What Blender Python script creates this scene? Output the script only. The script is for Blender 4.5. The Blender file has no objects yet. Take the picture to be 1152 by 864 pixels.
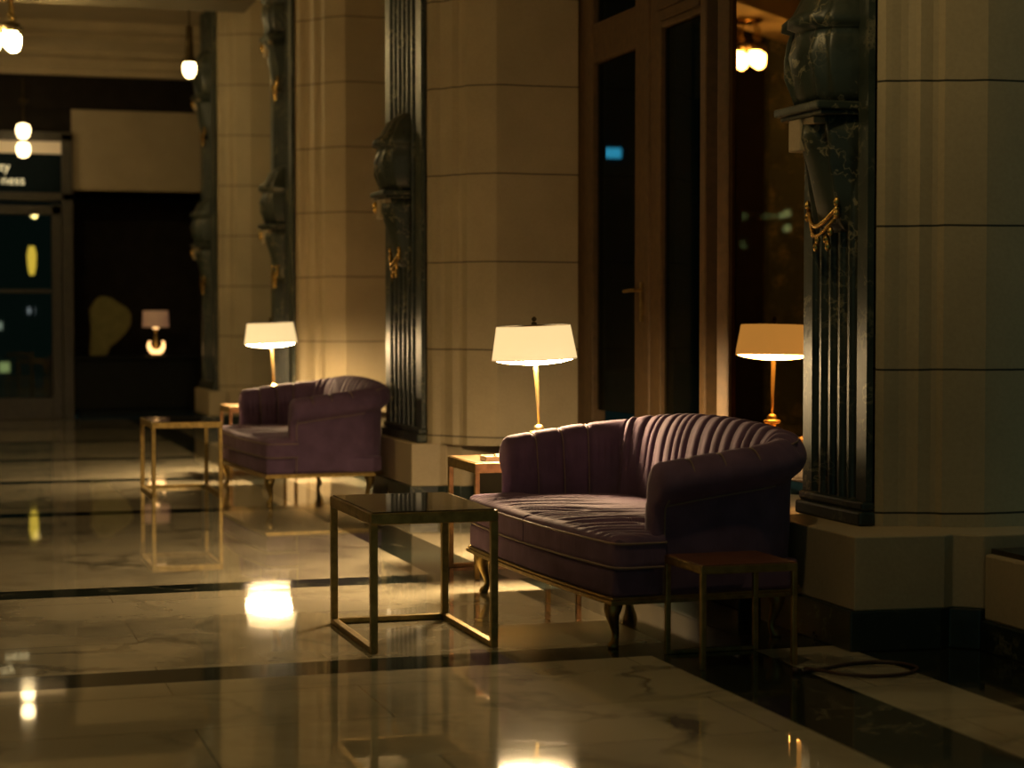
import bpy, bmesh, math, random
from mathutils import Vector
random.seed(7)
S = bpy.context.scene
C = S.collection
PI = math.pi
rad = math.radians

# ------------------------------------------------------------------ helpers
def smooth(a, b, x):
    t = max(0.0, min(1.0, (x-a)/(b-a))) if a != b else float(x > a)
    return t*t*(3-2*t)

def catmull(pts, n):
    """open curve through 2D/3D points, n samples per span"""
    out = []
    P = [Vector(p) for p in pts]
    for i in range(len(P)-1):
        p0 = P[i-1] if i > 0 else P[i]*2-P[i+1]
        p1, p2 = P[i], P[i+1]
        p3 = P[i+2] if i+2 < len(P) else P[i+1]*2-P[i]
        for k in range(n):
            t = k/n
            out.append(0.5*((2*p1)+(p2-p0)*t+(2*p0-5*p1+4*p2-p3)*t*t+(3*p1-p0-3*p2+p3)*t**3))
    out.append(P[-1])
    return out

class MB:
    def __init__(self):
        self.v = []; self.f = []; self.m = []
    def quadgrid(self, rows, close_u=False, close_v=False, mi=0):
        b = len(self.v); n = len(rows); k = len(rows[0])
        for r in rows: self.v += [tuple(p) for p in r]
        for i in range(n if close_v else n-1):
            for j in range(k if close_u else k-1):
                i2 = (i+1) % n; j2 = (j+1) % k
                self.f.append((b+i*k+j, b+i*k+j2, b+i2*k+j2, b+i2*k+j)); self.m.append(mi)
        return b
    def face(self, pts, mi=0):
        b = len(self.v); self.v += [tuple(p) for p in pts]
        self.f.append(tuple(range(b, b+len(pts)))); self.m.append(mi)
    def box(self, x0, x1, y0, y1, z0, z1, mi=0):
        b = len(self.v)
        self.v += [(x0,y0,z0),(x1,y0,z0),(x1,y1,z0),(x0,y1,z0),(x0,y0,z1),(x1,y0,z1),(x1,y1,z1),(x0,y1,z1)]
        for q in ((3,2,1,0),(4,5,6,7),(0,1,5,4),(1,2,6,5),(2,3,7,6),(3,0,4,7)):
            self.f.append(tuple(b+i for i in q)); self.m.append(mi)
    def prism(self, poly, z0, z1, mi=0):
        """vertical extrusion of a plan polygon"""
        n = len(poly); b = len(self.v)
        self.v += [(p[0],p[1],z0) for p in poly] + [(p[0],p[1],z1) for p in poly]
        for i in range(n):
            j = (i+1) % n
            self.f.append((b+i, b+j, b+n+j, b+n+i)); self.m.append(mi)
        self.f.append(tuple(b+i for i in reversed(range(n)))); self.m.append(mi)
        self.f.append(tuple(b+n+i for i in range(n))); self.m.append(mi)
    def prism_dir(self, poly, origin, u, w, d, depth):
        """polygon in (u,w) plane extruded along d"""
        o, u, w, d = Vector(origin), Vector(u), Vector(w), Vector(d)
        n = len(poly); b = len(self.v)
        A = [o+u*p[0]+w*p[1] for p in poly]
        self.v += [tuple(p) for p in A] + [tuple(p+d*depth) for p in A]
        for i in range(n):
            j = (i+1) % n
            self.f.append((b+i, b+j, b+n+j, b+n+i)); self.m.append(0)
        self.f.append(tuple(b+i for i in reversed(range(n)))); self.m.append(0)
        self.f.append(tuple(b+n+i for i in range(n))); self.m.append(0)
    def lathe(self, prof, c=(0,0,0), n=32):
        rows = []
        for r, z in prof:
            rows.append([(c[0]+r*math.cos(2*PI*k/n), c[1]+r*math.sin(2*PI*k/n), c[2]+z) for k in range(n)])
        b = self.quadgrid(rows, close_u=True)
        if prof[0][0] > 1e-6: self.f.append(tuple(b+k for k in reversed(range(n)))); self.m.append(0)
        if prof[-1][0] > 1e-6:
            e = b+(len(prof)-1)*n; self.f.append(tuple(e+k for k in range(n))); self.m.append(0)
    def tube(self, pts, r, n=8, closed=False):
        P = [Vector(p) for p in pts]; N = len(P)
        rr = r if isinstance(r, (list, tuple)) else [r]*N
        rows = []; up = None
        for i in range(N):
            if closed: t = P[(i+1) % N]-P[i-1]
            else: t = P[min(i+1,N-1)]-P[max(i-1,0)]
            if t.length < 1e-9: t = Vector((0,0,1))
            t.normalize()
            if up is None:
                up = Vector((0,0,1)) if abs(t.z) < .9 else Vector((1,0,0))
            a = up-t*up.dot(t)
            if a.length < 1e-6: a = t.orthogonal()
            a.normalize(); up = a; bn = t.cross(a)
            rows.append([P[i]+(a*math.cos(2*PI*k/n)+bn*math.sin(2*PI*k/n))*rr[i] for k in range(n)])
        b = self.quadgrid(rows, close_u=True, close_v=closed)
        if not closed:
            self.f.append(tuple(b+k for k in reversed(range(n)))); self.m.append(0)
            e = b+(N-1)*n; self.f.append(tuple(e+k for k in range(n))); self.m.append(0)
    def build(self, name, mat, parent=None, sm=False, bevel=0, loc=None, segs=2, weld=True):
        me = bpy.data.meshes.new(name)
        me.from_pydata(self.v, [], self.f)
        bm = bmesh.new(); bm.from_mesh(me)
        for i, f in enumerate(bm.faces): f.material_index = self.m[i]
        if weld: bmesh.ops.remove_doubles(bm, verts=bm.verts, dist=1e-5)
        bmesh.ops.recalc_face_normals(bm, faces=bm.faces)
        if sm:
            for f in bm.faces: f.smooth = True
        bm.to_mesh(me); bm.free()
        for m in (mat if isinstance(mat, (list, tuple)) else [mat]): me.materials.append(m)
        o = bpy.data.objects.new(name, me); C.objects.link(o)
        if parent is not None: o.parent = parent
        if loc is not None: o.location = loc
        if bevel:
            b = o.modifiers.new('bevel', 'BEVEL'); b.width = bevel; b.segments = segs; b.limit_method = 'ANGLE'
            b.angle_limit = rad(35); b.harden_normals = False
        return o

def autosmooth(o, ang=40):
    me = o.data
    bm = bmesh.new(); bm.from_mesh(me)
    for f in bm.faces: f.smooth = True
    for e in bm.edges:
        if len(e.link_faces) == 2 and e.calc_face_angle(0) > rad(ang): e.smooth = False
    bm.to_mesh(me); bm.free()
    return o

def tag(o, label=None, cat=None, group=None, kind=None):
    if label: o['label'] = label
    if cat: o['category'] = cat
    if group: o['group'] = group
    if kind: o['kind'] = kind
    return o
def thing(name, loc, label, cat, group=None, rz=0):
    o = bpy.data.objects.new(name, None); C.objects.link(o); o.empty_display_size = .1
    o.location = loc; o.rotation_euler = (0,0,rz)
    return tag(o, label, cat, group)
def struct(o): o['kind'] = 'structure'; return o
def kids(o): return [c for c in list(C.objects) if c.parent == o]
def dup(root, loc, label, rz=None, group=None):
    r = root.copy(); C.objects.link(r); r.location = loc
    if rz is not None: r.rotation_euler = (0,0,rz)
    r['label'] = label
    if group: r['group'] = group
    for ch in kids(root):
        c = ch.copy(); C.objects.link(c); c.parent = r
        for g in kids(ch):
            d = g.copy(); C.objects.link(d); d.parent = c
    return r

# ------------------------------------------------------------------ materials
def newmat(name):
    m = bpy.data.materials.new(name); m.use_nodes = True
    nt = m.node_tree; b = nt.nodes['Principled BSDF']
    return m, nt, b
def N(nt, t, **kw):
    n = nt.nodes.new(t)
    for k, v in kw.items():
        if k in n.inputs.keys(): n.inputs[k].default_value = v
        else: setattr(n, k, v)
    return n
def L(nt, a, b): nt.links.new(a, b)
def ramp(nt, fac, stops):
    r = nt.nodes.new('ShaderNodeValToRGB'); cr = r.color_ramp
    while len(cr.elements) < len(stops): cr.elements.new(.5)
    for e, (p, c) in zip(cr.elements, stops):
        e.position = p; e.color = (*c, 1) if len(c) == 3 else c
    L(nt, fac, r.inputs[0]); return r.outputs[0]
def simple(name, col, rough=.5, metal=0, bumps=0, scale=40, var=.15, **kw):
    m, nt, b = newmat(name)
    tc = N(nt, 'ShaderNodeTexCoord')
    nz = N(nt, 'ShaderNodeTexNoise', Scale=scale, Detail=4.0)
    L(nt, tc.outputs['Object'], nz.inputs['Vector'])
    c2 = tuple(c*(1-var) for c in col); c3 = tuple(min(1, c*(1+var)) for c in col)
    L(nt, ramp(nt, nz.outputs['Fac'], [(.3, c2), (.7, c3)]), b.inputs['Base Color'])
    b.inputs['Roughness'].default_value = rough; b.inputs['Metallic'].default_value = metal
    for k, v in kw.items(): b.inputs[k.replace('_', ' ')].default_value = v
    if bumps:
        bp = N(nt, 'ShaderNodeBump', Strength=bumps, Distance=.01)
        L(nt, nz.outputs['Fac'], bp.inputs['Height']); L(nt, bp.outputs[0], b.inputs['Normal'])
    return m
def emis(name, col, st, base=(.8,.7,.5)):
    m, nt, b = newmat(name)
    b.inputs['Base Color'].default_value = (*base, 1)
    b.inputs['Emission Color'].default_value = (*col, 1); b.inputs['Emission Strength'].default_value = st
    b.inputs['Roughness'].default_value = .5
    return m

def stone_mat(name, col, joints=False, z0=.0, dz=.56):
    """limestone; joints are thin dark lines between courses"""
    m, nt, b = newmat(name)
    tc = N(nt, 'ShaderNodeTexCoord')
    n1 = N(nt, 'ShaderNodeTexNoise', Scale=1.6, Detail=6.0, Roughness=.6)
    n2 = N(nt, 'ShaderNodeTexNoise', Scale=60.0, Detail=3.0)
    L(nt, tc.outputs['Object'], n1.inputs['Vector']); L(nt, tc.outputs['Object'], n2.inputs['Vector'])
    a = ramp(nt, n1.outputs['Fac'], [(.3, tuple(c*.86 for c in col)), (.72, tuple(c*1.08 for c in col))])
    mx = N(nt, 'ShaderNodeMix', data_type='RGBA', blend_type='MULTIPLY')
    mx.inputs[0].default_value = .35
    L(nt, a, mx.inputs[6]); L(nt, ramp(nt, n2.outputs['Fac'], [(.3, (.75,.75,.75)), (.7, (1,1,1))]), mx.inputs[7])
    out = mx.outputs[2]
    if joints:
        sx = N(nt, 'ShaderNodeSeparateXYZ'); L(nt, tc.outputs['Object'], sx.inputs[0])
        w = N(nt, 'ShaderNodeTexNoise', Scale=3.0); L(nt, tc.outputs['Object'], w.inputs['Vector'])
        wm = N(nt, 'ShaderNodeMath', operation='MULTIPLY_ADD'); L(nt, w.outputs['Fac'], wm.inputs[0]); wm.inputs[1].default_value = .012
        L(nt, sx.outputs[2], wm.inputs[2])
        sb = N(nt, 'ShaderNodeMath', operation='SUBTRACT'); L(nt, wm.outputs[0], sb.inputs[0]); sb.inputs[1].default_value = z0+.006
        pp = N(nt, 'ShaderNodeMath', operation='PINGPONG'); L(nt, sb.outputs[0], pp.inputs[0]); pp.inputs[1].default_value = dz/2
        lt = N(nt, 'ShaderNodeMath', operation='LESS_THAN'); L(nt, pp.outputs[0], lt.inputs[0]); lt.inputs[1].default_value = .0042
        m2 = N(nt, 'ShaderNodeMix', data_type='RGBA'); L(nt, lt.outputs[0], m2.inputs[0])
        L(nt, out, m2.inputs[6]); m2.inputs[7].default_value = (.035,.03,.02,1)
        out = m2.outputs[2]
    L(nt, out, b.inputs['Base Color'])
    b.inputs['Roughness'].default_value = .62
    bp = N(nt, 'ShaderNodeBump', Strength=.12, Distance=.01); L(nt, n2.outputs['Fac'], bp.inputs['Height']); L(nt, bp.outputs[0], b.inputs['Normal'])
    return m

def marble_mat(name, base, dark, vein, rough, vscale=1.3, tiles=None, coat=0, vw=.035):
    m, nt, b = newmat(name)
    tc = N(nt, 'ShaderNodeTexCoord')
    warp = N(nt, 'ShaderNodeTexNoise', Scale=vscale*.8, Detail=5.0, Roughness=.6)
    L(nt, tc.outputs['Object'], warp.inputs['Vector'])
    ml = N(nt, 'ShaderNodeVectorMath', operation='MULTIPLY_ADD')
    L(nt, warp.outputs['Color'], ml.inputs[0]); ml.inputs[1].default_value = (1.1,1.1,1.1); L(nt, tc.outputs['Object'], ml.inputs[2])
    n1 = N(nt, 'ShaderNodeTexNoise', Scale=vscale, Detail=7.0, Roughness=.62); L(nt, ml.outputs[0], n1.inputs['Vector'])
    n2 = N(nt, 'ShaderNodeTexNoise', Scale=vscale*2.1, Detail=4.0); L(nt, ml.outputs[0], n2.inputs['Vector'])
    col = ramp(nt, n1.outputs['Fac'], [(.32, dark), (.5, base), (.75, tuple(min(1, c*1.1) for c in base))])
    # thin veins where the second noise crosses one half
    s = N(nt, 'ShaderNodeMath', operation='SUBTRACT'); L(nt, n2.outputs['Fac'], s.inputs[0]); s.inputs[1].default_value = .5
    ab = N(nt, 'ShaderNodeMath', operation='ABSOLUTE'); L(nt, s.outputs[0], ab.inputs[0])
    vr = ramp(nt, ab.outputs[0], [(0, (1,1,1)), (vw, (0,0,0))])
    br = N(nt, 'ShaderNodeTexNoise', Scale=vscale*1.5); L(nt, tc.outputs['Object'], br.inputs['Vector'])
    bm_ = ramp(nt, br.outputs['Fac'], [(.45, (0,0,0)), (.68, (1,1,1))])
    mm = N(nt, 'ShaderNodeMath', operation='MULTIPLY'); L(nt, vr, mm.inputs[0]); L(nt, bm_, mm.inputs[1])
    mx = N(nt, 'ShaderNodeMix', data_type='RGBA'); L(nt, mm.outputs[0], mx.inputs[0]); L(nt, col, mx.inputs[6]); mx.inputs[7].default_value = (*vein, 1)
    out = mx.outputs[2]
    if tiles:
        bt = N(nt, 'ShaderNodeTexBrick'); bt.offset = .37
        mp = N(nt, 'ShaderNodeMapping'); L(nt, tc.outputs['Object'], mp.inputs[0]); mp.inputs['Location'].default_value = (.31, .18, 0)
        L(nt, mp.outputs[0], bt.inputs['Vector'])
        bt.inputs['Color1'].default_value = (1,1,1,1); bt.inputs['Color2'].default_value = (.86,.86,.86,1); bt.inputs['Mortar'].default_value = (.42,.4,.36,1)
        bt.inputs['Scale'].default_value = 1; bt.inputs['Mortar Size'].default_value = .0025; bt.inputs['Mortar Smooth'].default_value = 0
        bt.inputs['Brick Width'].default_value = tiles[0]; bt.inputs['Row Height'].default_value = tiles[1]
        m3 = N(nt, 'ShaderNodeMix', data_type='RGBA', blend_type='MULTIPLY'); m3.inputs[0].default_value = 1
        L(nt, out, m3.inputs[6]); L(nt, bt.outputs['Color'], m3.inputs[7]); out = m3.outputs[2]
    L(nt, out, b.inputs['Base Color'])
    rr = N(nt, 'ShaderNodeMapRange'); L(nt, n1.outputs['Fac'], rr.inputs[0]); rr.inputs[3].default_value = rough*.7; rr.inputs[4].default_value = rough*1.3
    L(nt, rr.outputs[0], b.inputs['Roughness'])
    if coat: b.inputs['Coat Weight'].default_value = coat; b.inputs['Specular IOR Level'].default_value = .12; b.inputs['Coat Roughness'].default_value = .014; b.inputs['Coat IOR'].default_value = 1.7
    return m

def velvet(name, col, weave=900):
    m, nt, b = newmat(name)
    tc = N(nt, 'ShaderNodeTexCoord')
    nz = N(nt, 'ShaderNodeTexNoise', Scale=9.0, Detail=5.0); L(nt, tc.outputs['Object'], nz.inputs['Vector'])
    L(nt, ramp(nt, nz.outputs['Fac'], [(.3, tuple(c*.78 for c in col)), (.7, tuple(c*1.15 for c in col))]), b.inputs['Base Color'])
    b.inputs['Roughness'].default_value = .85
    b.inputs['Specular IOR Level'].default_value = .15
    b.inputs['Sheen Weight'].default_value = .12; b.inputs['Sheen Roughness'].default_value = .4
    b.inputs['Sheen Tint'].default_value = (.9,.75,.85,1)
    mp = N(nt, 'ShaderNodeMapping'); mp.inputs['Scale'].default_value = (60, 60, 9); L(nt, tc.outputs['Object'], mp.inputs[0])
    n2 = N(nt, 'ShaderNodeTexNoise', Scale=1.0, Detail=4.0); L(nt, mp.outputs[0], n2.inputs['Vector'])
    bp = N(nt, 'ShaderNodeBump', Strength=.25, Distance=.008); L(nt, n2.outputs['Fac'], bp.inputs['Height']); L(nt, bp.outputs[0], b.inputs['Normal'])
    return m

def glass_mat(name, tint, gloss, gcol, rough=.0):
    m = bpy.data.materials.new(name); m.use_nodes = True; nt = m.node_tree
    for n in list(nt.nodes): nt.nodes.remove(n)
    o = N(nt, 'ShaderNodeOutputMaterial'); t = N(nt, 'ShaderNodeBsdfTransparent'); g = N(nt, 'ShaderNodeBsdfGlossy')
    t.inputs[0].default_value = (*tint, 1); g.inputs['Color'].default_value = (*gcol, 1); g.inputs['Roughness'].default_value = rough
    x = N(nt, 'ShaderNodeMixShader'); x.inputs[0].default_value = gloss
    L(nt, t.outputs[0], x.inputs[1]); L(nt, g.outputs[0], x.inputs[2]); L(nt, x.outputs[0], o.inputs[0])
    return m

STONE = stone_mat('limestone', (.47,.385,.245), True, .505, .585)
STONE_P = stone_mat('limestone_plain', (.46,.37,.235))
PLASTER = simple('ceiling_plaster', (.55,.45,.29), .8, scale=3, var=.08)
GREEN = marble_mat('green_marble', (.040,.052,.041), (.013,.019,.016), (.30,.27,.17), .40, 2.6, vw=.035)
GREENDK = marble_mat('dark_green_marble', (.022,.030,.025), (.008,.012,.010), (.16,.15,.09), .3, 2.4, vw=.03)
BLACKM = marble_mat('black_marble', (.016,.021,.017), (.007,.009,.008), (.20,.18,.12), .06, 1.5, vw=.02)
FLOORM = marble_mat('floor_marble', (.66,.585,.42), (.36,.32,.235), (.13,.115,.085), .05, .75, tiles=(1.75,.56), vw=.05, coat=.85)
VELVET = velvet('mauve_velvet', (.150,.092,.165))
WELT = simple('welt_cord', (.24,.17,.14), .7, scale=200)
BRASS = simple('aged_brass', (.33,.23,.08), .42, 1.0, scale=25, var=.3)
GILT = simple('gilt_brass', (.75,.50,.16), .25, 1.0, bumps=.3, scale=60, var=.25)
LBRASS = simple('lamp_brass', (.80,.58,.24), .28, 1.0, scale=30, var=.1)
DKBRASS = simple('dark_bronze', (.10,.075,.035), .4, .9, scale=25, var=.3)
FRAME = simple('window_bronze', (.085,.046,.015), .65, .0, scale=20, var=.2)
DKFRAME = simple('dark_window_wood', (.035,.028,.016), .45, 0, scale=14, var=.25)
BLACKGL = simple('black_glass', (.012,.013,.012), .05, 0, scale=5, var=.1)
WOODR = simple('red_wood', (.12,.045,.02), .38, 0, scale=18, var=.3)
DKWOOD = simple('dark_counter', (.007,.008,.008), .6, 0, scale=12, var=.2, Specular_IOR_Level=.15)
DKWALL = simple('dark_panelling', (.016,.012,.009), .75, 0, scale=6, var=.25, Specular_IOR_Level=.15)
BLACKW = simple('black_iron', (.012,.012,.012), .45, .2, scale=30)
CORDM = simple('brown_rubber', (.05,.022,.012), .5, scale=60)
MIRRORG = glass_mat('tinted_window_glass', (.30,.30,.27), .62, (.62,.36,.13))
NIGHTG = glass_mat('night_window_glass', (.42,.45,.43), .04, (.6,.6,.5))
SHADE_E = 1.0
def shade_mat(name, col, st):
    m, nt, b = newmat(name)
    tc = N(nt, 'ShaderNodeTexCoord'); nz = N(nt, 'ShaderNodeTexNoise', Scale=140.0, Detail=2.0); L(nt, tc.outputs['Object'], nz.inputs['Vector'])
    L(nt, ramp(nt, nz.outputs['Fac'], [(.3, tuple(c*.96 for c in col)), (.7, col)]), b.inputs['Emission Color'])
    b.inputs['Emission Strength'].default_value = st
    b.inputs['Base Color'].default_value = (.7,.6,.42,1); b.inputs['Roughness'].default_value = .9
    return m
SHADE = shade_mat('linen_shade_lit', (1.0,.71,.33), .98)
SHADE_TRIM = simple('shade_trim', (.22,.14,.06), .7, scale=80)
DIFF = emis('lamp_diffuser_lit', (1.0,.69,.34), 360.0)
BULB = emis('tulip_bulb_lit', (1.0,.72,.31), 84.0)
DIMSHADE = shade_mat('rose_shade_lit', (1.0,.42,.22), .11)
GLOW = emis('candle_glow', (1.0,.55,.20), 2.6)

# ------------------------------------------------------------------ camera
cd = bpy.data.cameras.new('camera'); cam = bpy.data.objects.new('camera', cd); C.objects.link(cam)
FPX = 2131.0; PITCH = math.atan((432-358)/FPX)
cd.sensor_width = 36; cd.lens = FPX/1152*36; cd.clip_end = 300
cam.location = (0,0,1.3); cam.rotation_euler = (PI/2-PITCH, 0, -rad(17.1))
cd.dof.use_dof = True; cd.dof.focus_distance = 8.6; cd.dof.aperture_fstop = 2.0
S.camera = cam

# ------------------------------------------------------------------ floor (one slab, inlaid bands as cells)
bandsY = [(1.2,1.45),(3.9,4.15),(6.78,7.04),(9.01,9.28),(12.72,12.98),(15.30,15.55),(17.68,17.93),(20.3,20.55),(22.8,23.05)]
ys = sorted({-4.0, 25.0} | {v for b in bandsY for v in b})
fl = MB()
for i in range(len(ys)-1):
    y0, y1 = ys[i], ys[i+1]; ym = (y0+y1)/2
    band = any(a < ym < b for a, b in bandsY)
    if ym < 6.9: cuts = [(-9,2.65,0),(2.65,3.078,1),(3.078,3.45,0),(3.45,4.6,1)]
    elif ym < 9.02: cuts = [(-9,2.80,0),(2.80,4.6,1)]  # light strip under the sofa turned black, painting in the sofa's shade
    else: cuts = [(-9,2.42,0),(2.42,2.76,1),(2.76,3.3,0),(3.3,4.6,1)]
    for x0, x1, mi in cuts:
        if band and mi == 0 and x0 < 0: mi = 1
        fl.face([(x0,y0,0),(x1,y0,0),(x1,y1,0),(x0,y1,0)], mi)
struct(fl.build('floor', [FLOORM, BLACKM]))

# ------------------------------------------------------------------ ceiling with beams and stepped cornice at the far end
ZC = 5.0
m = MB(); m.box(-9, 4.8, -4, 26, ZC, ZC+.2)
struct(m.build('ceiling', PLASTER))
for y in (-2.0, 5.8, 13.4):
    m = MB(); m.box(-9, 3.05, y-.35, y+.35, 4.62, ZC-.002); struct(m.build('ceiling_beam', PLASTER, bevel=.015))
m = MB(); m.box(-9, 3.2, 19.2, 19.95, 4.50, ZC-.002); struct(m.build('ceiling_beam', simple('shaded_beam', (.19,.16,.10), .8, scale=3, var=.08), bevel=.015))  # darker plaster paints the soffit's shade into the beam colour
prof = [(25.0,4.40),(24.86,4.40),(24.86,4.47),(24.80,4.50),(24.80,4.60),(24.62,4.62),(24.62,4.68),(24.5,4.75),(24.42,4.80),(24.42,4.86),(24.3,4.90),(24.25,5.0),(25.0,5.0)]
m = MB(); m.prism_dir(prof, (-9,0,0), (0,1,0), (0,0,1), (1,0,0), 13.4)
struct(m.build('trim_1', PLASTER))

m = MB(); m.box(-9.3, -9.0, -4, 26, 0, ZC); struct(m.build('wall_left', DKWALL))
for y0 in (7.6, 12.9, 18.2):
    m = MB(); m.prism([(-9.0,y0-.1),(-8.75,y0-.1),(-8.72,y0),(-8.55,y0+.04),(-8.55,y0+1.04),(-8.72,y0+1.08),(-8.75,y0+1.18),(-9.0,y0+1.18)], 0, ZC-.002); struct(m.build('pier', GREEN))
# ------------------------------------------------------------------ far wall
m = MB()
m.box(1.77, 4.6, 25.0, 25.25, 2.86, 3.98)                # pale panel over the dark alcove
struct(m.build('wall_far', STONE_P))
m = MB(); m.box(-9, 4.6, 24.97, 25.3, 3.98, 4.42); m.box(-9, 1.77, 25.02, 25.3, 3.62, 3.98)
struct(m.build('trim_2', DKWALL))
m = MB()
m.box(1.77, 4.6, 26.1, 26.25, 0, 2.95); m.box(1.66, 1.77, 25.0, 26.25, 0, 3.0); m.box(3.9, 4.0, 25.0, 26.1, 0, 2.9)
m.box(1.66, 4.6, 25.0, 26.25, 2.86, 2.95); m.box(-9, .0, 25.02, 25.25, 0, 3.62)
struct(m.build('wall_alcove', DKWALL))
# ------------------------------------------------------------------ the glazed entrance door at the far left
door = thing('door_1', (0.85,25.0,0), 'dark bronze glazed double door under a lit sign at the far wall', 'door'); door['kind'] = 'structure'
m = MB()
m.box(.79,.93,-.1,.12,0,3.66); m.box(-.9,-.78,-.1,.12,0,3.66); m.box(-.9,.93,-.1,.12,3.56,3.68)
m.box(-.9,.93,-.1,.1,2.80,2.90); m.box(-.9,.93,-.06,.08,2.62,2.74); m.box(.66,.79,-.06,.08,.0,2.75)
m.box(-.9,.93,-.05,.05,0,.28); m.box(-.9,.93,-.05,.05,1.62,1.67)
m.build('door_frame', DKFRAME, door, bevel=.008)
m = MB(); m.box(-.9,.8,.0,.01,.2,2.66); m.build('door_glass', NIGHTG, door)
m = MB(); m.box(-.9,.79,-.02,.03,2.9,3.40); m.build('sign_board', simple('sign_navy', (.006,.014,.02), .7, Specular_IOR_Level=.1), door)
m = MB(); m.box(-.9,.79,-.01,.03,3.40,3.56); m.build('transom_light', emis('pale_transom', (1,.62,.30), .16), door)
SIGNL = emis('sign_letters', (1,.85,.45), .75)
def text(s, loc, size, mat, parent, align='RIGHT'):
    cu = bpy.data.curves.new('lettering', 'FONT'); cu.body = s; cu.size = size; cu.align_x = align; cu.extrude = .004
    o = bpy.data.objects.new('lettering', cu); C.objects.link(o); o.parent = parent
    o.location = loc; o.rotation_euler = (PI/2,0,0); cu.materials.append(mat); return o
text('ity', (.155,-.03,3.17), .17, SIGNL, door); text('ness', (.34,-.03,3.0), .17, SIGNL, door)

# two modelled globes standing in for bulb reflections in the transom glass
t = thing('globe_reflection', (1.14,24.3,3.98), 'two stacked glowing globes standing in for bulb reflections before the entrance door sign', 'lantern')
m = MB(); m.tube([(0,0,.3),(0,0,-.55)], .012); m.lathe([(.05,.0),(.06,.03),(.02,.06)], (0,0,-.02)); m.build('stem', DKBRASS, t)
for z in (-.36,-.59):
    m = MB(); m.lathe([(.02,-.1),(.06,-.085),(.085,-.03),(.088,.03),(.07,.075),(.03,.09)], (0,0,z), 20); m.build('globe', emis('globe_lit', (1,.72,.35), 6), t, sm=True)

# ------------------------------------------------------------------ alcove contents
m = MB(); m.box(1.79, 3.42, 25.05, 25.55, .12, .76); m.box(1.78, 3.45, 25.0, 25.6, .76, .80); m.box(1.85,3.36,25.1,25.5,0,.12)
tag(m.build('counter', DKWOOD, bevel=.01), 'long black counter standing in the dark alcove of the far wall', 'counter')
t = thing('table_lamp', (2.86,25.3,.80), 'dim rose-shaded lamp with glowing ring base on the black alcove counter', 'lamp')
m = MB(); m.lathe([(.13,.0),(.14,.02),(.06,.035),(.03,.06)], (0,0,0), 24); m.lathe([(.022,.05),(.022,.20),(.03,.24),(.018,.28),(.018,.34)], (0,0,0), 16)
m.build('base', BRASS, t, sm=True)
m = MB()
arc = [(.095*math.cos(a), -.06, .15+.10*math.sin(a)) for a in [rad(d) for d in range(150, 391, 12)]]
m.tube(arc, [.012+.022*math.sin(PI*i/(len(arc)-1)) for i in range(len(arc))], 10); m.build('glow_ring', GLOW, t, sm=True)
m = MB(); m.lathe([(.035,.36),(.045,.40),(.04,.46),(.012,.50)], (0,0,0), 16); m.build('bulb', GLOW, t, sm=True)
m = MB(); m.lathe([(.175,.38),(.165,.60)], (0,0,0), 32); o = m.build('lamp_shade', DIMSHADE, t, sm=True)
# pale fan-shaped sculpture
pts = [(-.27,0),(-.25,.35),(-.27,.62),(-.19,.76),(-.10,.80),(.02,.77),(.12,.70),(.22,.64),(.28,.55),(.27,.42),(.20,.30),(.10,.20),(.0,.12),(-.04,.0)]
m = MB(); m.prism_dir(pts, (2.27,25.27,.80), (1,0,0), (0,0,1), (0,1,0), .1)
o = m.build('fan_sculpture', simple('pale_stoneware', (.20,.175,.06), .8, bumps=.3, scale=8), bevel=.04, segs=4)
tag(o, 'pale yellow fan-shaped sculpture on the left of the black alcove counter', 'sculpture')

# ------------------------------------------------------------------ stone piers along the right wall
PIERS = [  # corner, splay end, marble near edge, marble width, far corner y
    dict(c=(4.09,6.77), s=(3.93,6.83), e=(3.69,6.95), w=.585, px=(3.43,6.62), pe=7.46),
    dict(c=(3.60,12.05), s=(3.43,12.17), e=(3.24,12.50), w=1.05),
    dict(c=(3.60,16.80), s=(3.44,16.95), e=(3.24,17.30), w=1.10),
    dict(c=(3.60,22.05), s=(3.44,22.10), e=(3.24,22.22), w=1.15),
]
def pier_plan(p):
    (cx,cy),(sx,sy),(ex,ey),w = p['c'],p['s'],p['e'],p['w']
    near = [(4.32,cy),(cx,cy),(sx,sy)]
    # moulded run from the splay to the marble: fillet, ogee, fillet
    dx, dy = ex-sx, ey-sy
    def at(a, b): return (sx+dx*a, sy+dy*b)
    near += [at(.06,.22), at(.14,.30), at(.26,.33), at(.36,.36), at(.42,.48), at(.52,.62), at(.64,.70), at(.80,.74), at(.9,.78), at(1,1)]
    yc = ey+w/2
    far = [(x, 2*yc-y) for x, y in reversed(near)]
    return near+[(ex+.1, ey), (ex+.1, ey+w)]+far, yc
SIDE = ['beside the camera end of the lobby', 'behind the lamp', 'behind the far sofa', 'nearest the far wall']
pil0 = None
def flute_plan(w, n):
    """front face toward -x, centred on y = 0, flat fillets at the sides"""
    pts = [(.03,-w/2),(0,-w/2)]
    fw = w*.74; st = fw/n; r = st*.40
    for k in range(n):
        yc = -fw/2+st*(k+.5)
        for a in range(0, 181, 20):
            pts.append((math.sin(rad(a))*r*.9, yc-r*math.cos(rad(a))))
    pts += [(0,w/2),(.03,w/2)]
    return pts
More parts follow.
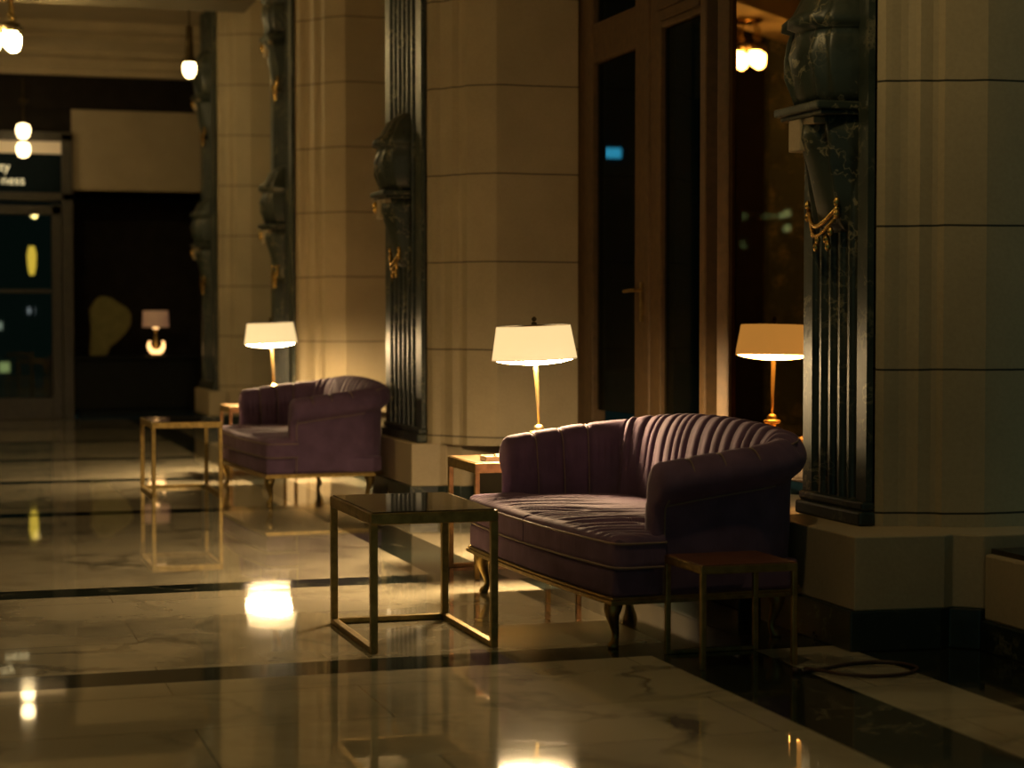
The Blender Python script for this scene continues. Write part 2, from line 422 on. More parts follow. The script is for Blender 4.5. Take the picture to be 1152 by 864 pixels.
def loft(m, prof, lobes=0, amp=0, n=26, sq=.8):
    """half-round solid in front of a wall at x = 0: rows of (z, protrusion, halfwidth)"""
    rows = []
    for z, p, h in prof:
        r = []
        for k in range(n+1):
            a = PI*k/n
            c, s_ = math.cos(a), math.sin(a)
            q = 1+amp*math.cos(lobes*(a-PI/2))*s_*(1+.5*math.sin(z*41+3*a))+.03*math.sin(z*58+lobes*a) if lobes else 1
            r.append((-p*(abs(s_)**sq)*q+.03*(1-s_), -h*math.copysign(abs(c)**sq, c), z))
        rows.append(r)
    b = m.quadgrid(rows); k = n+1
    m.f.append(tuple(b+i for i in range(k))); m.m.append(0)
    e = b+(len(rows)-1)*k; m.f.append(tuple(e+i for i in range(k))); m.m.append(0)
def bracket(parent, z0, s=.85, boss=True):
    """carved console: leafy head over a ledge, two-lobed tail, gilt swag"""
    m = MB()
    loft(m, [(z0+.56,.18*s,.18),(z0+.60,.205*s,.195),(z0+.68,.225*s,.205),(z0+.76,.232*s,.21),(z0+.83,.222*s,.205),(z0+.865,.20*s,.195),(z0+.875,.235*s,.215),(z0+.91,.245*s,.22),(z0+.95,.20*s,.20),(z0+1.04,.15*s,.18),(z0+1.10,.06*s,.17)], 13, .075, 90, .6)
    c = m.build('carved_head', GREEN, parent, sm=True)
    m = MB(); m.box(-.24*s,.02,-.21,.21,z0+.525,z0+.56); m.box(-.215*s,.02,-.195,.195,z0+.505,z0+.525); m.build('ledge', GREEN, c, bevel=.008)
    m = MB(); m.box(-.215*s,-.10*s,-.0,.11,z0+.37,z0+.505); m.box(-.20*s,-.08*s,-.10,.12,z0+.475,z0+.505)
    m.build('cut_block', STONE_P, c, bevel=.006)
    m = MB()
    loft(m, [(z0+.03,.04*s,.11),(z0+.07,.09*s,.135),(z0+.2,.12*s,.145),(z0+.32,.145*s,.155),(z0+.42,.165*s,.165),(z0+.505,.18*s,.17)], 8, .20, 64, .55)
    m.build('carved_tail', GREEN, parent, sm=True)
    m = MB()
    sw = [(-.10*s-.03*math.sin(PI*i/12), -.135+.27*i/12, z0+.13-.075*math.sin(PI*i/12)) for i in range(13)]
    m.tube(sw, .010, 8)
    sw = [(-.10*s-.03*math.sin(PI*i/12), -.12+.24*i/12, z0+.09-.075*math.sin(PI*i/12)) for i in range(13)]
    m.tube(sw, .007, 8)
    for y, z in ((-.135,.15),(.135,.15),(-.08,.03),(-.04,.0),(.04,.0),(.08,.03),(-.135,.10),(.135,.10),(-.055,-.03),(.055,-.03)):
        m.lathe([(.003,-.02),(.011,-.012),(.014,.0),(.010,.014),(.003,.022)], (-.105*s,y,z0+z), 10)
    g = m.build('gilt_swag', GILT, parent, sm=True)
    if boss:
        m = MB(); m.lathe([(.004,-.045),(.024,-.03),(.03,0),(.024,.03),(.004,.04)], (-.215*s,.12,z0+.455), 12); m.build('gilt_boss', GILT, c, sm=True)

for i, p in enumerate(PIERS):
    plan, yc = pier_plan(p)
    m = MB(); m.prism(plan, .45, ZC)
    struct(m.build('pier', STONE))
    ex = p['e'][0]; w = p['w']
    # stone plinth block and its black marble foot
    x0, y0 = p.get('px', (ex-.12, p['e'][1]-.04)); ye = p.get('pe', y0+w+.08)
    cx = p['c'][0]
    pl = [(4.7,y0-.10),(cx-.15,y0-.10),(cx-.24,y0-.02),(cx-.29,y0-.04),(x0,y0),(x0,ye),(cx-.29,ye+.05),(cx-.15,ye+.1),(4.7,ye+.1)]
    m = MB(); m.prism(pl, .16, .45); struct(m.build('baseboard_pier', STONE_P, bevel=.006))
    m = MB(); m.prism([(a-.015 if a < 4 else a, b) for a, b in pl], 0, .16); struct(m.build('baseboard_foot', GREENDK, bevel=.006))
    t = thing('marble_pilaster', (ex,yc,.45),
        ['fluted green marble pilaster rising behind the near end of the closest sofa',
         'fluted green marble pilaster between the two sofas',
         'fluted green marble pilaster behind the lamp beside the distant sofa',
         'fluted green marble pilaster next to the far wall and dark alcove'][i], 'pilaster', 'green marble pilasters on the piers')
    m = MB(); m.prism([(a-.04, b) for a, b in flute_plan(w, 5 if i == 0 else 6)], .10, ZC-.455); m.build('shaft', GREEN, t, weld=False)
    m = MB(); m.box(-.075,.0,-w/2-.01,w/2+.01,0,.06); m.box(-.06,.0,-w/2-.004,w/2+.004,.06,.10); m.build('base', GREEN, t, bevel=.012)
    bracket(t, 1.18, .95, i > 0)
    if i >= 2: bracket(t, 2.95)

# ------------------------------------------------------------------ low wall under the windows (black foot, stone face, darkened in the bays, dark top)
def lowwall(nm, x, y0, y1, mat=None):
    m = MB(); m.box(x, 4.6, y0, y1, .12, .38); struct(m.build(nm, mat or STONE_P, bevel=.01))
    m = MB(); m.box(x-.012, 4.6, y0, y1, 0, .12); struct(m.build('baseboard_right', GREENDK, bevel=.006))
    m = MB(); m.box(x+.03, 4.6, y0, y1, .38, .40); struct(m.build('trim_3', DKFRAME))
ends = []
for p in PIERS:
    yc = p['e'][1]+p['w']/2; ends.append((p['c'][1], 2*yc-p['c'][1]))
lowwall('wall_right', 3.93, -4, 6.50)
for a, b in zip(ends[:-1], ends[1:]):
    lowwall('wall_right', 3.45, a[1]+.02, b[0]-.02, DKFRAME)  # bays get a dark face: shade behind the sofa put into the colour
lowwall('wall_right', 3.72, ends[-1][1]+.02, 25.0)
m = MB(); m.box(4.2,4.6,-4,25,4.3,ZC); struct(m.build('wall_right', STONE_P))

# ------------------------------------------------------------------ windows in the bays (x = 4.2)
WX = 4.2
def window(nm, y0, y1, stiles, zt=3.0):
    w = bpy.data.objects.new(nm, None); C.objects.link(w); w.location = (WX,(y0+y1)/2,.475); struct(w)
    yc = (y0+y1)/2
    m = MB()
    m.box(-.03,.12,y0-yc,y0-yc+.10,0,3.82); m.box(-.03,.12,y1-yc-.10,y1-yc,0,3.82)
    m.box(-.05,.12,y0-yc,y1-yc,zt-.475,zt-.475+.30); m.box(-.03,.12,y0-yc,y1-yc,3.72,3.83); m.box(-.03,.12,y0-yc,y1-yc,0,.10)
    for a, b in stiles: m.box(-.05,.10,a-yc,b-yc,0,3.75)
    m.build('window_frame', DKFRAME, w, bevel=.008)
    m = MB(); m.box(.05,.06,y0-yc,y1-yc,0,3.8); m.build('window_pane', NIGHTG, w)
    return w
w1 = window('window_2', ends[1][1], ends[2][0], [(14.9,15.1)])
w2 = window('window_3', ends[2][1], ends[3][0], [(20.0,20.2)])
window('window_4', ends[3][1], 25.0, [])
window('window_5', -4, ends[0][0]-.4, [(0.0,.2),(3,3.2)])
# the bay behind the near sofa: a tall casement door leaf, a side light and a leaf standing ajar
wy0, wy1 = ends[0][1], ends[1][0]
w = bpy.data.objects.new('window_1', None); C.objects.link(w); w.location = (WX,10.5,0); struct(w)
def wb(m, x0, x1, y0, y1, z0, z1): m.box(x0-WX, x1-WX, y0-10.5, y1-10.5, z0, z1)
m = MB()
wb(m, WX-.02, WX+.05, wy1-.14, wy1, .475, 4.3)          # jamb against the pier
wb(m, WX-.06, WX+.12, 9.80, 9.87, .475, 4.3)
wb(m, WX, WX+.2, wy0, wy0+.1, .475, 4.3)
wb(m, WX-.02, WX+.2, wy0, wy1, 4.15, 4.3)
wb(m, WX-.02, WX+.2, wy0, wy1, .475, .56)
m.build('window_frame', FRAME, w, bevel=.01)
m = MB()
wb(m, WX-.04, WX+.06, 11.74, 11.90, .56, 4.15)          # the leaf: stiles, top and transom rails
wb(m, WX-.04, WX+.06, 10.72, 10.96, .56, 4.15)
wb(m, WX-.034, WX+.055, 10.95, 11.75, 2.96, 3.22); wb(m, WX-.034, WX+.055, 10.95, 11.75, .56, .62)
leaf = m.build('casement', FRAME, w, bevel=.012)
m = MB(); wb(m, WX+.0, WX+.012, 10.9, 11.8, .7, 4.1); m.build('pane', NIGHTG, leaf)
m = MB(); wb(m, WX-.052, WX-.04, 10.80, 10.84, 1.28, 1.52)
m.tube([(-.04,10.82-10.5,1.47),(-.095,10.82-10.5,1.47),(-.10,10.86-10.5,1.47),(-.10,10.98-10.5,1.465)], .011, 10); m.build('handle', BRASS, leaf, sm=False)
m = MB()
wb(m, WX-.03, WX+.06, 9.87, 9.95, .56, 4.15); wb(m, WX-.03, WX+.06, 10.55, 10.72, .56, 4.15)
wb(m, WX-.025, WX+.05, 9.945, 10.555, 3.02, 3.06); wb(m, WX-.045, WX+.055, 9.945, 10.555, 3.06, 3.12); wb(m, WX-.06, WX+.052, 9.945, 10.555, 3.12, 3.30)
o = m.build('side_light', FRAME, w, bevel=.006)
m = MB(); wb(m, WX+.0, WX+.012, 9.9, 10.7, .6, 4.1); m.build('pane', NIGHTG, o)
# leaf standing ajar: hinge near the pier, free edge swung into the room
PX, PY = 4.10, 8.80; AN = rad(21.6)
tx, ty = -math.sin(AN), math.cos(AN)
ln, fr = -.36, .30
aj = bpy.data.objects.new('casement_ajar', None)
def ajbox(m, s0, s1, d0, d1, z0, z1): m.box(d0, d1, s0, s1, z0, z1)
m = MB()
ajbox(m, fr, fr+.085, -.03, .03, .50, 4.1); ajbox(m, ln-.08, ln, -.03, .03, .50, 4.1)
ajbox(m, ln, fr, -.03, .03, 3.95, 4.1); ajbox(m, ln, fr, -.03, .03, .50, .60)
o = m.build('casement', FRAME, w, bevel=.008); o.location = (PX-WX, PY-10.5, 0); o.rotation_euler = (0,0,AN)
m = MB(); ajbox(m, ln, fr, -.004, .004, .6, 3.95); o2 = m.build('pane', MIRRORG, o)
# fixed glass behind the ajar leaf
m = MB(); wb(m, WX+.10, WX+.11, wy0, 8.40, .5, 4.2); wb(m, WX+.10, WX+.11, 9.20, 9.80, .5, 4.2); m.build('pane', NIGHTG, w)

# ------------------------------------------------------------------ night outside
m = MB(); m.box(4.6, 60, -20, 80, -.3, -.2); m.box(-40,4.6,26.3,80,-.3,-.2); struct(m.build('ground_outside', simple('asphalt', (.02,.02,.02), .9)))
FAC = simple('dark_facade', (.02,.024,.026), .9)
NL = emis('office_window_lit', (.8,1,.45), 9)
m = MB(); m.box(24, 30, 30, 70, -.2, 16); m.box(-24,21,52,56,-.2,18)
b = m.build('office_block', FAC); tag(b, 'dark office block across the street seen through the window', 'building')
def atx(px, py, x):
    f = FPX; th = rad(17.1)
    X = (px-576)/f; Y = -(py-432)/f
    F = math.cos(PITCH)+math.sin(PITCH)*Y; Z = -math.sin(PITCH)+math.cos(PITCH)*Y
    wx = X*math.cos(th)+F*math.sin(th); wy = F*math.cos(th)-X*math.sin(th)
    t = x/wx; return (x, wy*t, 1.3+Z*t)
for px, py, wd in ((838,243,4),(861,243,3),(867,243,3),(873,243,4),(879,243,3),(886,240,4),(886,257,4),(837,275,5)):
    x, y, z = atx(px, py, 23.98)
    m = MB(); k = wd*.022; m.box(23.93, 24.02, y-k*1.6, y+k*1.6, z-k, z+k); m.build('lit_window', NL, b)
x, y, z = atx(689, 172, 19.02)
m = MB(); m.box(x-.2, x+.28, 51.92, 52.02, z-.14, z+.14); m.build('blue_sign', emis('blue_sign_lit', (.05,.5,.9), 2.2), b)
for x, z, c, k in ((.57,1.33,(.35,.3,1),.12),(1.75,1.1,(.7,.75,.6),.1),(2.6,1.5,(.8,.8,.9),.08),(.9,-.1,(1,.6,.25),.16),(1.9,.0,(.7,.8,.3),.13)):
    m = MB(); m.box(x-k, x+k, 51.9, 52.02, z-k, z+k); m.build('lit_window', emis('distant_window_lit', c, 1.3), b)
ts = thing('street_lamp', (1.72,34.0,-.2), 'yellow street lamp glowing outside through the entrance door glass', 'lamp')
m = MB(); m.tube([(0,0,0),(0,0,2.3)], .03); m.build('post', BLACKW, ts)
m = MB(); m.lathe([(.04,2.25),(.07,2.4),(.08,2.6),(.05,2.75)], (0,0,0), 12); m.build('lantern', emis('street_yellow', (1,.6,.06), 3.5), ts, sm=True)

# ------------------------------------------------------------------ chandeliers
def chandelier(loc, label, zdrop=0, n=4):
    t = thing('chandelier', loc, label, 'chandelier', 'ceiling chandeliers')
    m = MB(); m.lathe([(.02,-.06),(.06,-.055),(.14,-.03),(.16,-.015),(.15,0)], (0,0,0), 28); m.build('ceiling_rose', GILT, t, sm=True)
    for k in range(n):
        a = 2*PI*k/n+.61
        x, y = .14*math.cos(a), .14*math.sin(a)
        m = MB(); m.tube([(x*.8,y*.8,-.03),(x,y,-.10),(x,y,-.30)], .012, 8); m.lathe([(.02,.02),(.035,0),(.02,-.03)], (x,y,-.2), 12)
        arm = m.build('arm', BRASS, t, sm=True)
        m = MB(); m.lathe([(.03,.03),(.095,.015),(.10,-.01),(.075,-.04),(.065,-.075)], (x,y,-.30), 20); m.build('cup', DKBRASS, arm, sm=True)
        m = MB(); m.lathe([(.066,.0),(.075,-.04),(.074,-.10),(.058,-.15),(.025,-.175),(.004,-.18)], (x,y,-.365), 20); m.build('bulb', BULB, arm, sm=True)
    return t
ch0 = chandelier((.72,19.6,4.50), 'gilt chandelier under the far ceiling beam, four tulip lamps')
dup(ch0, (-2.6,13.4,4.62), 'unseen gilt chandelier added over the middle of the lobby for fill light')  # fixture added out of view to fill the sofa back with light
dup(ch0, (-6.6,13.4,4.62), 'gilt chandelier whose bulbs show as a reflection in the tinted window pane')
def pendant(loc, label, st):
    t = thing('pendant_lamp', loc, label, 'pendant')
    m = MB(); m.lathe([(.02,-.05),(.07,-.04),(.08,0)], (0,0,0), 16); m.tube([(.0,0,-.02),(0,0,-.50)], .010); m.lathe([(.035,.0),(.045,-.2),(.05,-.33),(.075,-.36),(.08,-.40)], (0,0,-.50), 14); m.build('stem', DKBRASS, t, sm=True)
    m = MB(); m.lathe([(.06,.0),(.075,-.05),(.07,-.12),(.04,-.17),(.004,-.18)], (0,0,-.89), 18); m.build('bulb', emis('pendant_bulb_lit', (1,.71,.30), st), t, sm=True)
    return t
pendant((2.76,21.0,ZC), 'single glowing pendant lamp hanging in front of the far cornice beside the pier', 12)
pendant((2.3,5.8,4.62), 'unseen pendant lamp added to light the pier nearest the viewer', 145)  # added out of view to brighten the near pier and floor

# ------------------------------------------------------------------ sofa
def make_sofa():
    root = thing('sofa', (0,0,0), 'x', 'sofa', 'mauve velvet sofas along the window wall')
    # plan path of the wrap-around arm and back
    R = .33; xa, xb, yb = -.20, .45, .865
    segs = [('l',(xa,-yb),(xb-R,-yb)), ('a',(xb-R,-yb+R),-PI/2,0), ('l',(xb,-yb+R),(xb,yb-R)), ('a',(xb-R,yb-R),0,PI/2), ('l',(xb-R,yb),(xa,yb))]
    lens = [(.24), R*PI/2, 2*yb-2*R, R*PI/2, .24]
    lens[0] = lens[4] = (xb-R)-xa
    LT = sum(lens)
    def path(s):
        s = max(0, min(LT, s))
        for g, l in zip(segs, lens):
            if s <= l+1e-9:
                if g[0] == 'l':
                    t = s/l; p = Vector((g[1][0]+(g[2][0]-g[1][0])*t, g[1][1]+(g[2][1]-g[1][1])*t)); d = Vector((g[2][0]-g[1][0], g[2][1]-g[1][1])).normalized()
                    return p, Vector((d.y,-d.x))
                a = g[2]+(g[3]-g[2])*s/l
                return Vector((g[1][0]+R*math.cos(a), g[1][1]+R*math.sin(a))), Vector((math.cos(a), math.sin(a)))
            s -= l
        return Vector((xa,yb)), Vector((0,1))
    def top(s): return .735+.118*max(0, math.sin(PI*s/LT))**.95
    sA = .56; sB = LT-.56
    def section(s, back):
        T = top(s)
        if back: inner = [(-.095,.30),(-.125,.40),(-.125,.50),(-.10,T-.20),(-.075,T-.10),(-.045,T-.035),(-.005,T+.004)]
        else: inner = [(-.065,.30),(-.07,.42),(-.066,.54),(-.055,T-.15),(-.045,T-.08),(-.03,T-.035),(.0,T-.004)]
        outer = [(.045,T+.002),(.085,T-.018),(.115,T-.06),(.118,T-.10),(.098,T-.14),(.066,T-.168),(.055,T-.20),(.052,.46),(.046,.34),(.04,.215)]
        return inner+outer
    rng = random.Random(3)
    pleats = []
    s = sA+.03
    while s < sB-.04:
        pleats.append((s, rng.uniform(.005,.009), rng.uniform(.7,1.3), rng.uniform(.44,.60)))
        s += rng.uniform(.055,.125)
    def shell(s0, s1, back, ds):
        rows = []; n = max(8, int((s1-s0)/ds))
        for i in range(n+1):
            s = s0+(s1-s0)*i/n
            sec = catmull([(a,b,0) for a, b in section(s, back)], 4)
            p, nn = path(s); T = top(s); row = []
            for k, q in enumerate(sec):
                q0 = sec[max(0,k-1)]; q1 = sec[min(len(sec)-1,k+1)]
                tn = (q1-q0); nx, nz = -tn.y, tn.x
                ll = math.hypot(nx, nz) or 1; nx /= ll; nz /= ll           # points into the seat / up
                f = k/(len(sec)-1); wgt = 1-smooth(.46,.60,f)
                d = 0
                if back:
                    e = smooth(s0, s0+.05, s)*(1-smooth(s1-.05, s1, s))
                    d -= .028*(1-e)*wgt
                    for ps, pw, pd, zf in pleats:
                        u = (s-ps-.10*(q.y-.65))/pw
                        if abs(u) < 4: d -= .021*pd*math.exp(-u*u)*smooth(zf-.06, zf+.16, q.y)*wgt
                        u2 = (s-ps-.035-.10*(q.y-.65))/.03
                        if abs(u2) < 3: d += .007*math.exp(-u2*u2)*smooth(zf-.1, zf+.2, q.y)*wgt
                else:
                    for ps in ((.11,.245,.38) if s < LT/2 else (LT-.11,LT-.245,LT-.38)):
                        u = (s-ps)/.012; d -= .013*math.exp(-u*u)*wgt
                    d += .004*math.sin(s*170)*math.exp(-((q.y-(T-.14))/.05)**2)*wgt
                row.append(Vector((p.x+nn.x*(q.x+nx*d), p.y+nn.y*(q.x+nx*d), q.y+nz*d)))
            rows.append(row)
        return rows
    def solid(rows, dome_start=False, dome_end=False):
        m = MB(); ext = list(rows)
        def dome(row, d):
            c = sum(row, Vector())/len(row); out = []
            for k, (sc, off) in enumerate(((.985,.012),(.94,.024),(.85,.033),(.6,.04),(.2,.043))):
                out.append([Vector((c.x+(v.x-c.x)*sc, c.y+(v.y-c.y)*sc, c.z+(v.z-c.z)*sc))+d*off for v in row])
            return out
        if dome_start: ext = list(reversed(dome(rows[0], Vector((-1,0,0)))))+ext
        if dome_end: ext = ext+dome(rows[-1], Vector((-1,0,0)))
        b = m.quadgrid(ext, close_u=True); k = len(ext[0])
        m.f.append(tuple(b+i for i in range(k))); m.m.append(0)
        e = b+(len(ext)-1)*k; m.f.append(tuple(e+i for i in range(k))); m.m.append(0)
        return m
    def sect_point(s, back, k, lift=.004):
        sec = catmull([(a,b,0) for a, b in section(s, back)], 4); q = sec[k]
        q0 = sec[max(0,k-1)]; q1 = sec[min(len(sec)-1,k+1)]; tn = q1-q0; nx, nz = -tn.y, tn.x; ll = math.hypot(nx, nz) or 1
        p, nn = path(s); a = q.x+nx/ll*lift; return Vector((p.x+nn.x*a, p.y+nn.y*a, q.y+nz/ll*lift))
    K = 4*16+1
    for (a, b, ds, de) in ((0,sA+.01,True,False),(sB-.01,LT,False,True)):
        arm = solid(shell(a, b, False, .006), ds, de).build('armrest', VELVET, root, sm=True)
        m = MB()
        for ps in ((.11,.245,.38) if ds else (LT-.11,LT-.245,LT-.38)):
            m.tube([sect_point(ps, False, k, -.007) for k in range(2, 36)], .0032, 6)
        s_edge = .004 if ds else LT-.004
        m.tube([sect_point(s_edge, False, k, .001) for k in range(44, K)], .004, 6)
        m.tube([sect_point((a if ds else b)+(1 if ds else -1)*j*.025, False, 48, .001) for j in range(20)], .004, 6)
        m.build('piping', WELT, arm, sm=True)
    back = solid(shell(sA, sB, True, .0055)).build('backrest', VELVET, root, sm=True)
    m = MB(); m.tube([sect_point(sA+(sB-sA)*j/60, True, 32, .002) for j in range(61)], .0045, 6); m.build('piping', WELT, back, sm=True)
    # base under the cushions
    def bow(y, x, k): return x-k*(1-(y/.93)**2)
    m = MB(); yy = [-.905+1.81*i/24 for i in range(25)]
    plan = [(bow(y,-.405,.03), y) for y in yy]+[(.36,.905),(.45,.80),(.45,-.80),(.36,-.905)]
    m.prism(plan, .212, .322); m.build('seat_base', VELVET, root, bevel=.018, segs=3)
    m = MB(); plan2 = [(bow(y,-.418,.03), y*1.012) for y in yy]+[(.37,.918),(.462,.81),(.462,-.81),(.37,-.918)]
    m.prism(plan2, .186, .203); plan3 = [(bow(y,-.410,.03), y*1.006) for y in yy]+[(.366,.912),(.456,.805),(.456,-.805),(.366,-.912)]
    m.prism(plan3, .203, .214)
    m.build('base_rail', BRASS, root, bevel=.003)
    # two T-shaped cushions
    def cushion(sgn):
        NX, NY = 120, 110
        zb, zt = .320, .448
        def xf(y): return bow(y, -.405, .05)
        def P(u, v):          # u along the length from the seam, v from front to back
            yo_f, yo_b = .935, .79
            xr = .36
            x = xf(0)+(xr-xf(0))*v
            yo = yo_b+(yo_f-yo_b)*(1-smooth(-.235,-.19,x))
            y = .004+(yo-.004)*u
            xfy = xf(y); x = xfy+(xr-xfy)*v
            cr = .05                     # rounded outer front corner
            dxy = max(0, y-(yo_f-cr)); 
            if dxy > 0: x = max(x, xfy+cr-math.sqrt(max(0, cr*cr-dxy*dxy)))
            return x, sgn*y
        rf = random.Random(11 if sgn > 0 else 5)
        folds = []
        for k in range(15):
            y0 = .02+.90*(k+.5+rf.uniform(-.35,.35))/15
            folds.append((y0*sgn, rf.uniform(.68,.80), rf.uniform(.011,.019), rf.uniform(.5,1.0)*.014, rf.uniform(.28,.62)))
        def wr(x, y):          # drawn folds sweeping from the front edge toward the back
            d = x+.42; h = 0
            for y0, sl, wdt, am, ln_ in folds:
                u = (y-(y0-sl*d+.45*d*d))/(wdt*(1+1.2*d))
                if -4 < u < 6:
                    f = smooth(-.02,.05,d)*(1-smooth(ln_*.5, ln_, d))
                    h += am*f*(-math.exp(-u*u)+.55*math.exp(-((u-2)/1.5)**2))
            return h
        top_, bot = [], []
        for j in range(NX+1):
            v = j/NX; v = v*v*(3-2*v)*.35+v*.65
            rt, rb = [], []
            for i in range(NY+1):
                u = i/NY; u = u*u*(3-2*u)*.35+u*.65
                x, y = P(u, v)
                d = min(u*.93, (1-u)*.93, v*.76, (1-v)*.76)
                r = .032; e = math.sqrt(max(0, 1-(1-min(d/r,1))**2))
                crown = .032*(math.sin(PI*min(1,max(0,v)))**.6)*(math.sin(PI*u)**.4 if 0 < u < 1 else 0)
                rt.append((x, y, zt-.022*(1-e)+crown+wr(x,y)*e))
                rb.append((x, y, zb+.012*(1-e)))
            top_.append(rt); bot.append(rb)
        m = MB(); m.quadgrid(top_); m.quadgrid(bot)
        def rim(fn):
            rows = [[],[],[],[],[]]
            for q in fn:
                a, b = Vector(top_[q[0]][q[1]]), Vector(bot[q[0]][q[1]])
                for k in range(5): 
                    t = k/4; pnt = a.lerp(b, t)
                    rows[k].append(pnt)
            m.quadgrid(rows)
        border = [(0,i) for i in range(NY+1)]+[(j,NY) for j in range(1,NX+1)]+[(NX,i) for i in range(NY-1,-1,-1)]+[(j,0) for j in range(NX-1,0,-1)]
        rim(border+[border[0]])
        c = m.build('seat_cushion', VELVET, root, sm=False); autosmooth(c, 50)
        m = MB()
        edge = [(0,i) for i in range(0,NY+1)]+[(j,NY) for j in range(1,int(NX*.36))]
        for grid in (top_, bot):
            m.tube([Vector(grid[a][b])+Vector((-.003 if a == 0 else 0, sgn*.003 if b == NY else 0, 0)) for a, b in edge], .0048, 6)
        m.build('piping', WELT, c, sm=True)
    cushion(-1); cushion(1)
    # cabriole legs
    for lx, ly, fx in ((-.36,-.80,-1),(-.36,.80,-1),(.36,-.76,1),(.36,.76,1)):
        sy = math.copysign(.5, ly)
        def off(d): return (lx+fx*d*.8, ly+sy*d*1.2)
        prof = [(.187,-.004,.034),(.175,.004,.037),(.155,.012,.036),(.13,.012,.028),(.10,.004,.0205),(.07,-.006,.0155),(.045,-.010,.0135),(.025,-.004,.0155),(.012,.006,.021),(.004,.010,.022),(.0,.010,.019)]
        m = MB(); m.tube([(*off(d), z) for z, d, r in prof], [r for z, d, r in prof], 14); m.build('leg', BRASS, root, sm=True)
    return root
sofa = make_sofa()
sofa.location = (2.90,7.80,0); sofa.rotation_euler = (0,0,rad(2.2))
sofa['label'] = 'mauve velvet sofa behind the closer coffee table, facing the lobby, nearest and largest'
dup(sofa, (2.60,13.95,0), 'mauve velvet sofa behind the farther coffee table, smaller in the distance')

# ------------------------------------------------------------------ tables
def frame_table(w, d, h, leg, top_h, topmat, inset, label, name, cat, group, frame, sides, rim=True):
    root = thing(name, (0,0,0), label, cat, group)
    x0, x1, y0, y1 = -w/2, w/2, -d/2, d/2
    m = MB()
    m.box(x0,x1,y0,y0+leg,h-top_h,h); m.box(x0,x1,y1-leg,y1,h-top_h,h); m.box(x0,x0+leg,y0+leg,y1-leg,h-top_h,h); m.box(x1-leg,x1,y0+leg,y1-leg,h-top_h,h)
    m.build('top_frame', frame, root, bevel=.003)
    m = MB(); m.box(x0+inset,x1-inset,y0+inset,y1-inset,h-.006,h+.004); m.build('tabletop', topmat, root, bevel=.002)
    for x in (x0, x1-leg):
        for y in (y0, y1-leg):
            m = MB(); m.box(x,x+leg,y,y+leg,0,h-top_h); m.build('leg', frame, root, bevel=.003)
    for sd in sides:
        m = MB()
        if sd == 'l': m.box(x0,x0+leg,y0+leg,y1-leg,0,leg*.8)
        if sd == 'r': m.box(x1-leg,x1,y0+leg,y1-leg,0,leg*.8)
        if sd == 'b': m.box(x0+leg,x1-leg,y1-leg,y1,0,leg*.8)
        m.build('stretcher', frame, root, bevel=.003)
    return root
ct = frame_table(.515,.78,.545,.029,.045,BLACKGL,.012,'brass framed coffee table with dark glass top before the closest sofa','coffee_table','table','brass coffee tables',BRASS,'lrb')
ct.location = (1.88,7.52,0)
dup(ct, (1.79,14.25,0), 'brass framed coffee table standing before the distant sofa')
st = frame_table(.39,.37,.385,.021,.03,WOODR,.006,'low side table with red wood top beside the near arm of the closest sofa','side_table','table',None,BRASS,'b')
st.location = (2.905,6.62,0)
et = frame_table(.56,.52,.58,.026,.05,simple('dark_walnut', (.07,.042,.02), .4, 0, scale=18, var=.3),.006,'brass end table under the lamp and tray, beyond the closest sofa','side_table','table','brass end tables under the lamps',BRASS,'b')
et.location = (2.86,9.27,0)
dup(et, (2.60,15.6,0), 'brass end table under the lamp beyond the distant sofa')
# small tray and box on the end table
t = thing('ashtray', (2.72,9.13,.584), 'small pale glass ashtray on the end table beside the near lamp', 'ashtray')
m = MB(); m.box(-.065,.065,-.055,.055,0,.012); m.box(-.065,.065,-.055,-.043,.012,.026); m.box(-.065,.065,.043,.055,.012,.026); m.box(-.065,-.053,-.043,.043,.012,.026); m.box(.053,.065,-.043,.043,.012,.026)
m.build('dish', simple('pale_glass', (.75,.62,.40), .12, 0, scale=20, var=.05), t, bevel=.004)
m = MB(); m.tube([(-.02,-.06,.031),(.05,.02,.031)], .005, 8); m.build('cigar', simple('tobacco', (.3,.18,.08), .8), t)

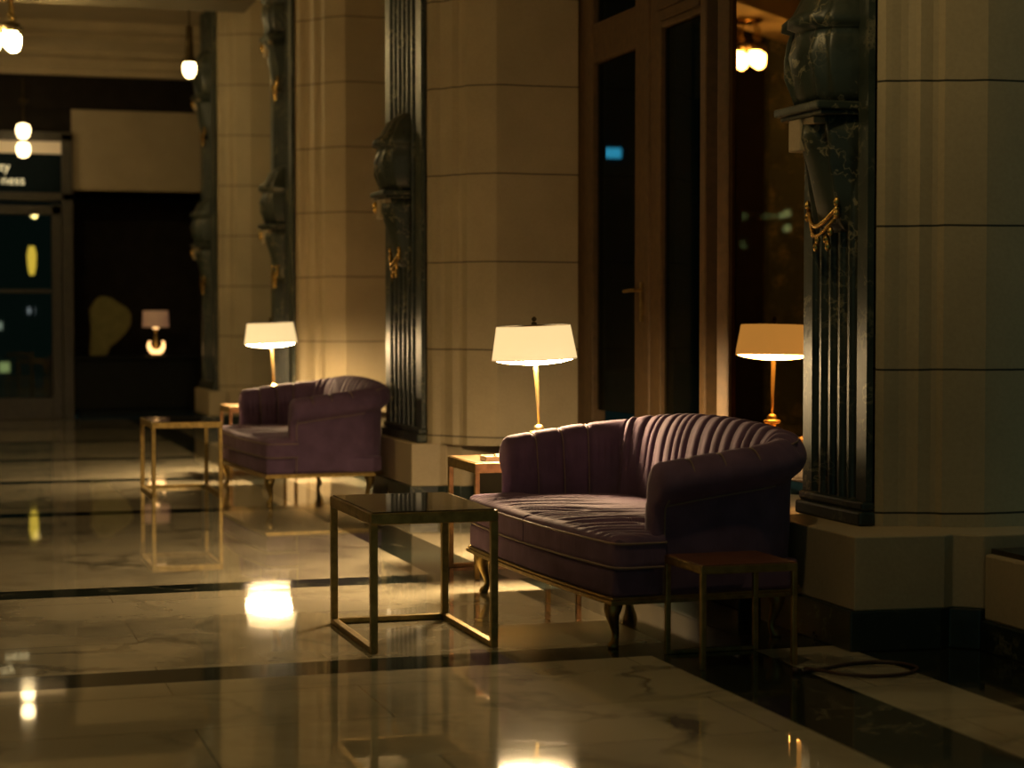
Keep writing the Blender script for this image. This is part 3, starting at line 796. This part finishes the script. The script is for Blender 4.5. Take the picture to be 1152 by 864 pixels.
# ------------------------------------------------------------------ lamps
def make_lamp():
    root = thing('table_lamp', (0,0,0), 'x', 'lamp', 'brass lamps with cream drum shades')
    m = MB(); m.lathe([(.085,0),(.088,.012),(.07,.02),(.03,.03),(.022,.06),(.022,.11),(.045,.118),(.05,.128),(.045,.136),(.022,.142),(.03,.150),(.02,.165),(.008,.172)], (0,0,0), 32); m.build('base', LBRASS, root, sm=True)
    top = (-.022,0,.52)
    m = MB(); m.tube([(0,0,.165),(-.005,0,.28),(-.014,0,.42),(-.022,0,.53),(-.024,0,.70)], [.006,.009,.012,.0135,.008], 16); m.build('stem', LBRASS, root, sm=True)
    m = MB(); rows = []
    sh = thing_shade = None
    prof = [(.218,.505),(.219,.510),(.190,.680),(.187,.680),(.215,.508)]
    m.lathe(prof, (-.022,0,0), 64)
    m.f = [f for f in m.f if len(f) <= 4]; m.m = m.m[:len(m.f)]
    sh = m.build('lamp_shade', SHADE, root, sm=True)
    sh.rotation_euler = (0, rad(-2.2), 0); sh.location = (.018,0,0)
    m = MB()
    for r, z in ((.2195,.508),(.1905,.680)):
        m.tube([(-.022+r*math.cos(2*PI*k/64), r*math.sin(2*PI*k/64), z) for k in range(64)], .0016, 6, closed=True)
    m.build('shade_trim', SHADE_TRIM, sh, sm=True)
    m = MB(); m.lathe([(.214,.512),(.20,.503),(.16,.492),(.10,.484),(.05,.480),(.012,.479)], (-.022,0,0), 48); m.build('diffuser', DIFF, sh, sm=True)
    m = MB(); m.lathe([(.186,.676),(.012,.684)], (-.022,0,0), 48); m.build('top_ring', SHADE_TRIM, sh, sm=True)
    m = MB(); m.lathe([(.012,.68),(.016,.69),(.006,.70),(.012,.706),(.014,.714),(.004,.724)], (-.026,0,0), 16); m.build('finial', DKBRASS, root, sm=True)
    return root
lamp = make_lamp(); lamp.location = (2.99,9.25,.584)
lamp['label'] = 'lit brass lamp with cream drum shade on the end table beyond the closest sofa'
dup(lamp, (2.735,15.62,.584), 'lit brass lamp with cream drum shade on the end table beyond the distant sofa')

# ------------------------------------------------------------------ cord on the floor
pts = catmull([(3.039,6.273,0.008),(3.134,6.298,0.008),(3.253,6.355,0.008),(3.390,6.370,0.008),(3.468,6.308,0.008),(3.478,6.211,0.008),(3.389,6.129,0.008),(3.256,6.116,0.008),(3.149,6.149,0.014),(3.103,6.235,0.014),(3.064,6.302,0.014)], 8)
m = MB(); m.tube(pts, .007, 8); m.lathe([(.012,0),(.014,.01),(.012,.02)], (3.019,6.283,0), 10)
tag(m.build('power_cord', CORDM, sm=True), 'dark power cord looped on the marble floor beside the pier foot', 'cord')

# ------------------------------------------------------------------ world and view
wd = bpy.data.worlds.new('night'); S.world = wd; wd.use_nodes = True
bg = wd.node_tree.nodes['Background']; bg.inputs[0].default_value = (.25,.62,.52,1); bg.inputs[1].default_value = .14
S.view_settings.view_transform = 'Standard'; S.view_settings.look = 'None'
S.view_settings.gamma = 1; S.view_settings.use_curve_mapping = False; S.view_settings.exposure = 0.0
S.cycles.use_denoising = True; S.cycles.max_bounces = 8; S.cycles.sample_clamp_indirect = 4.0
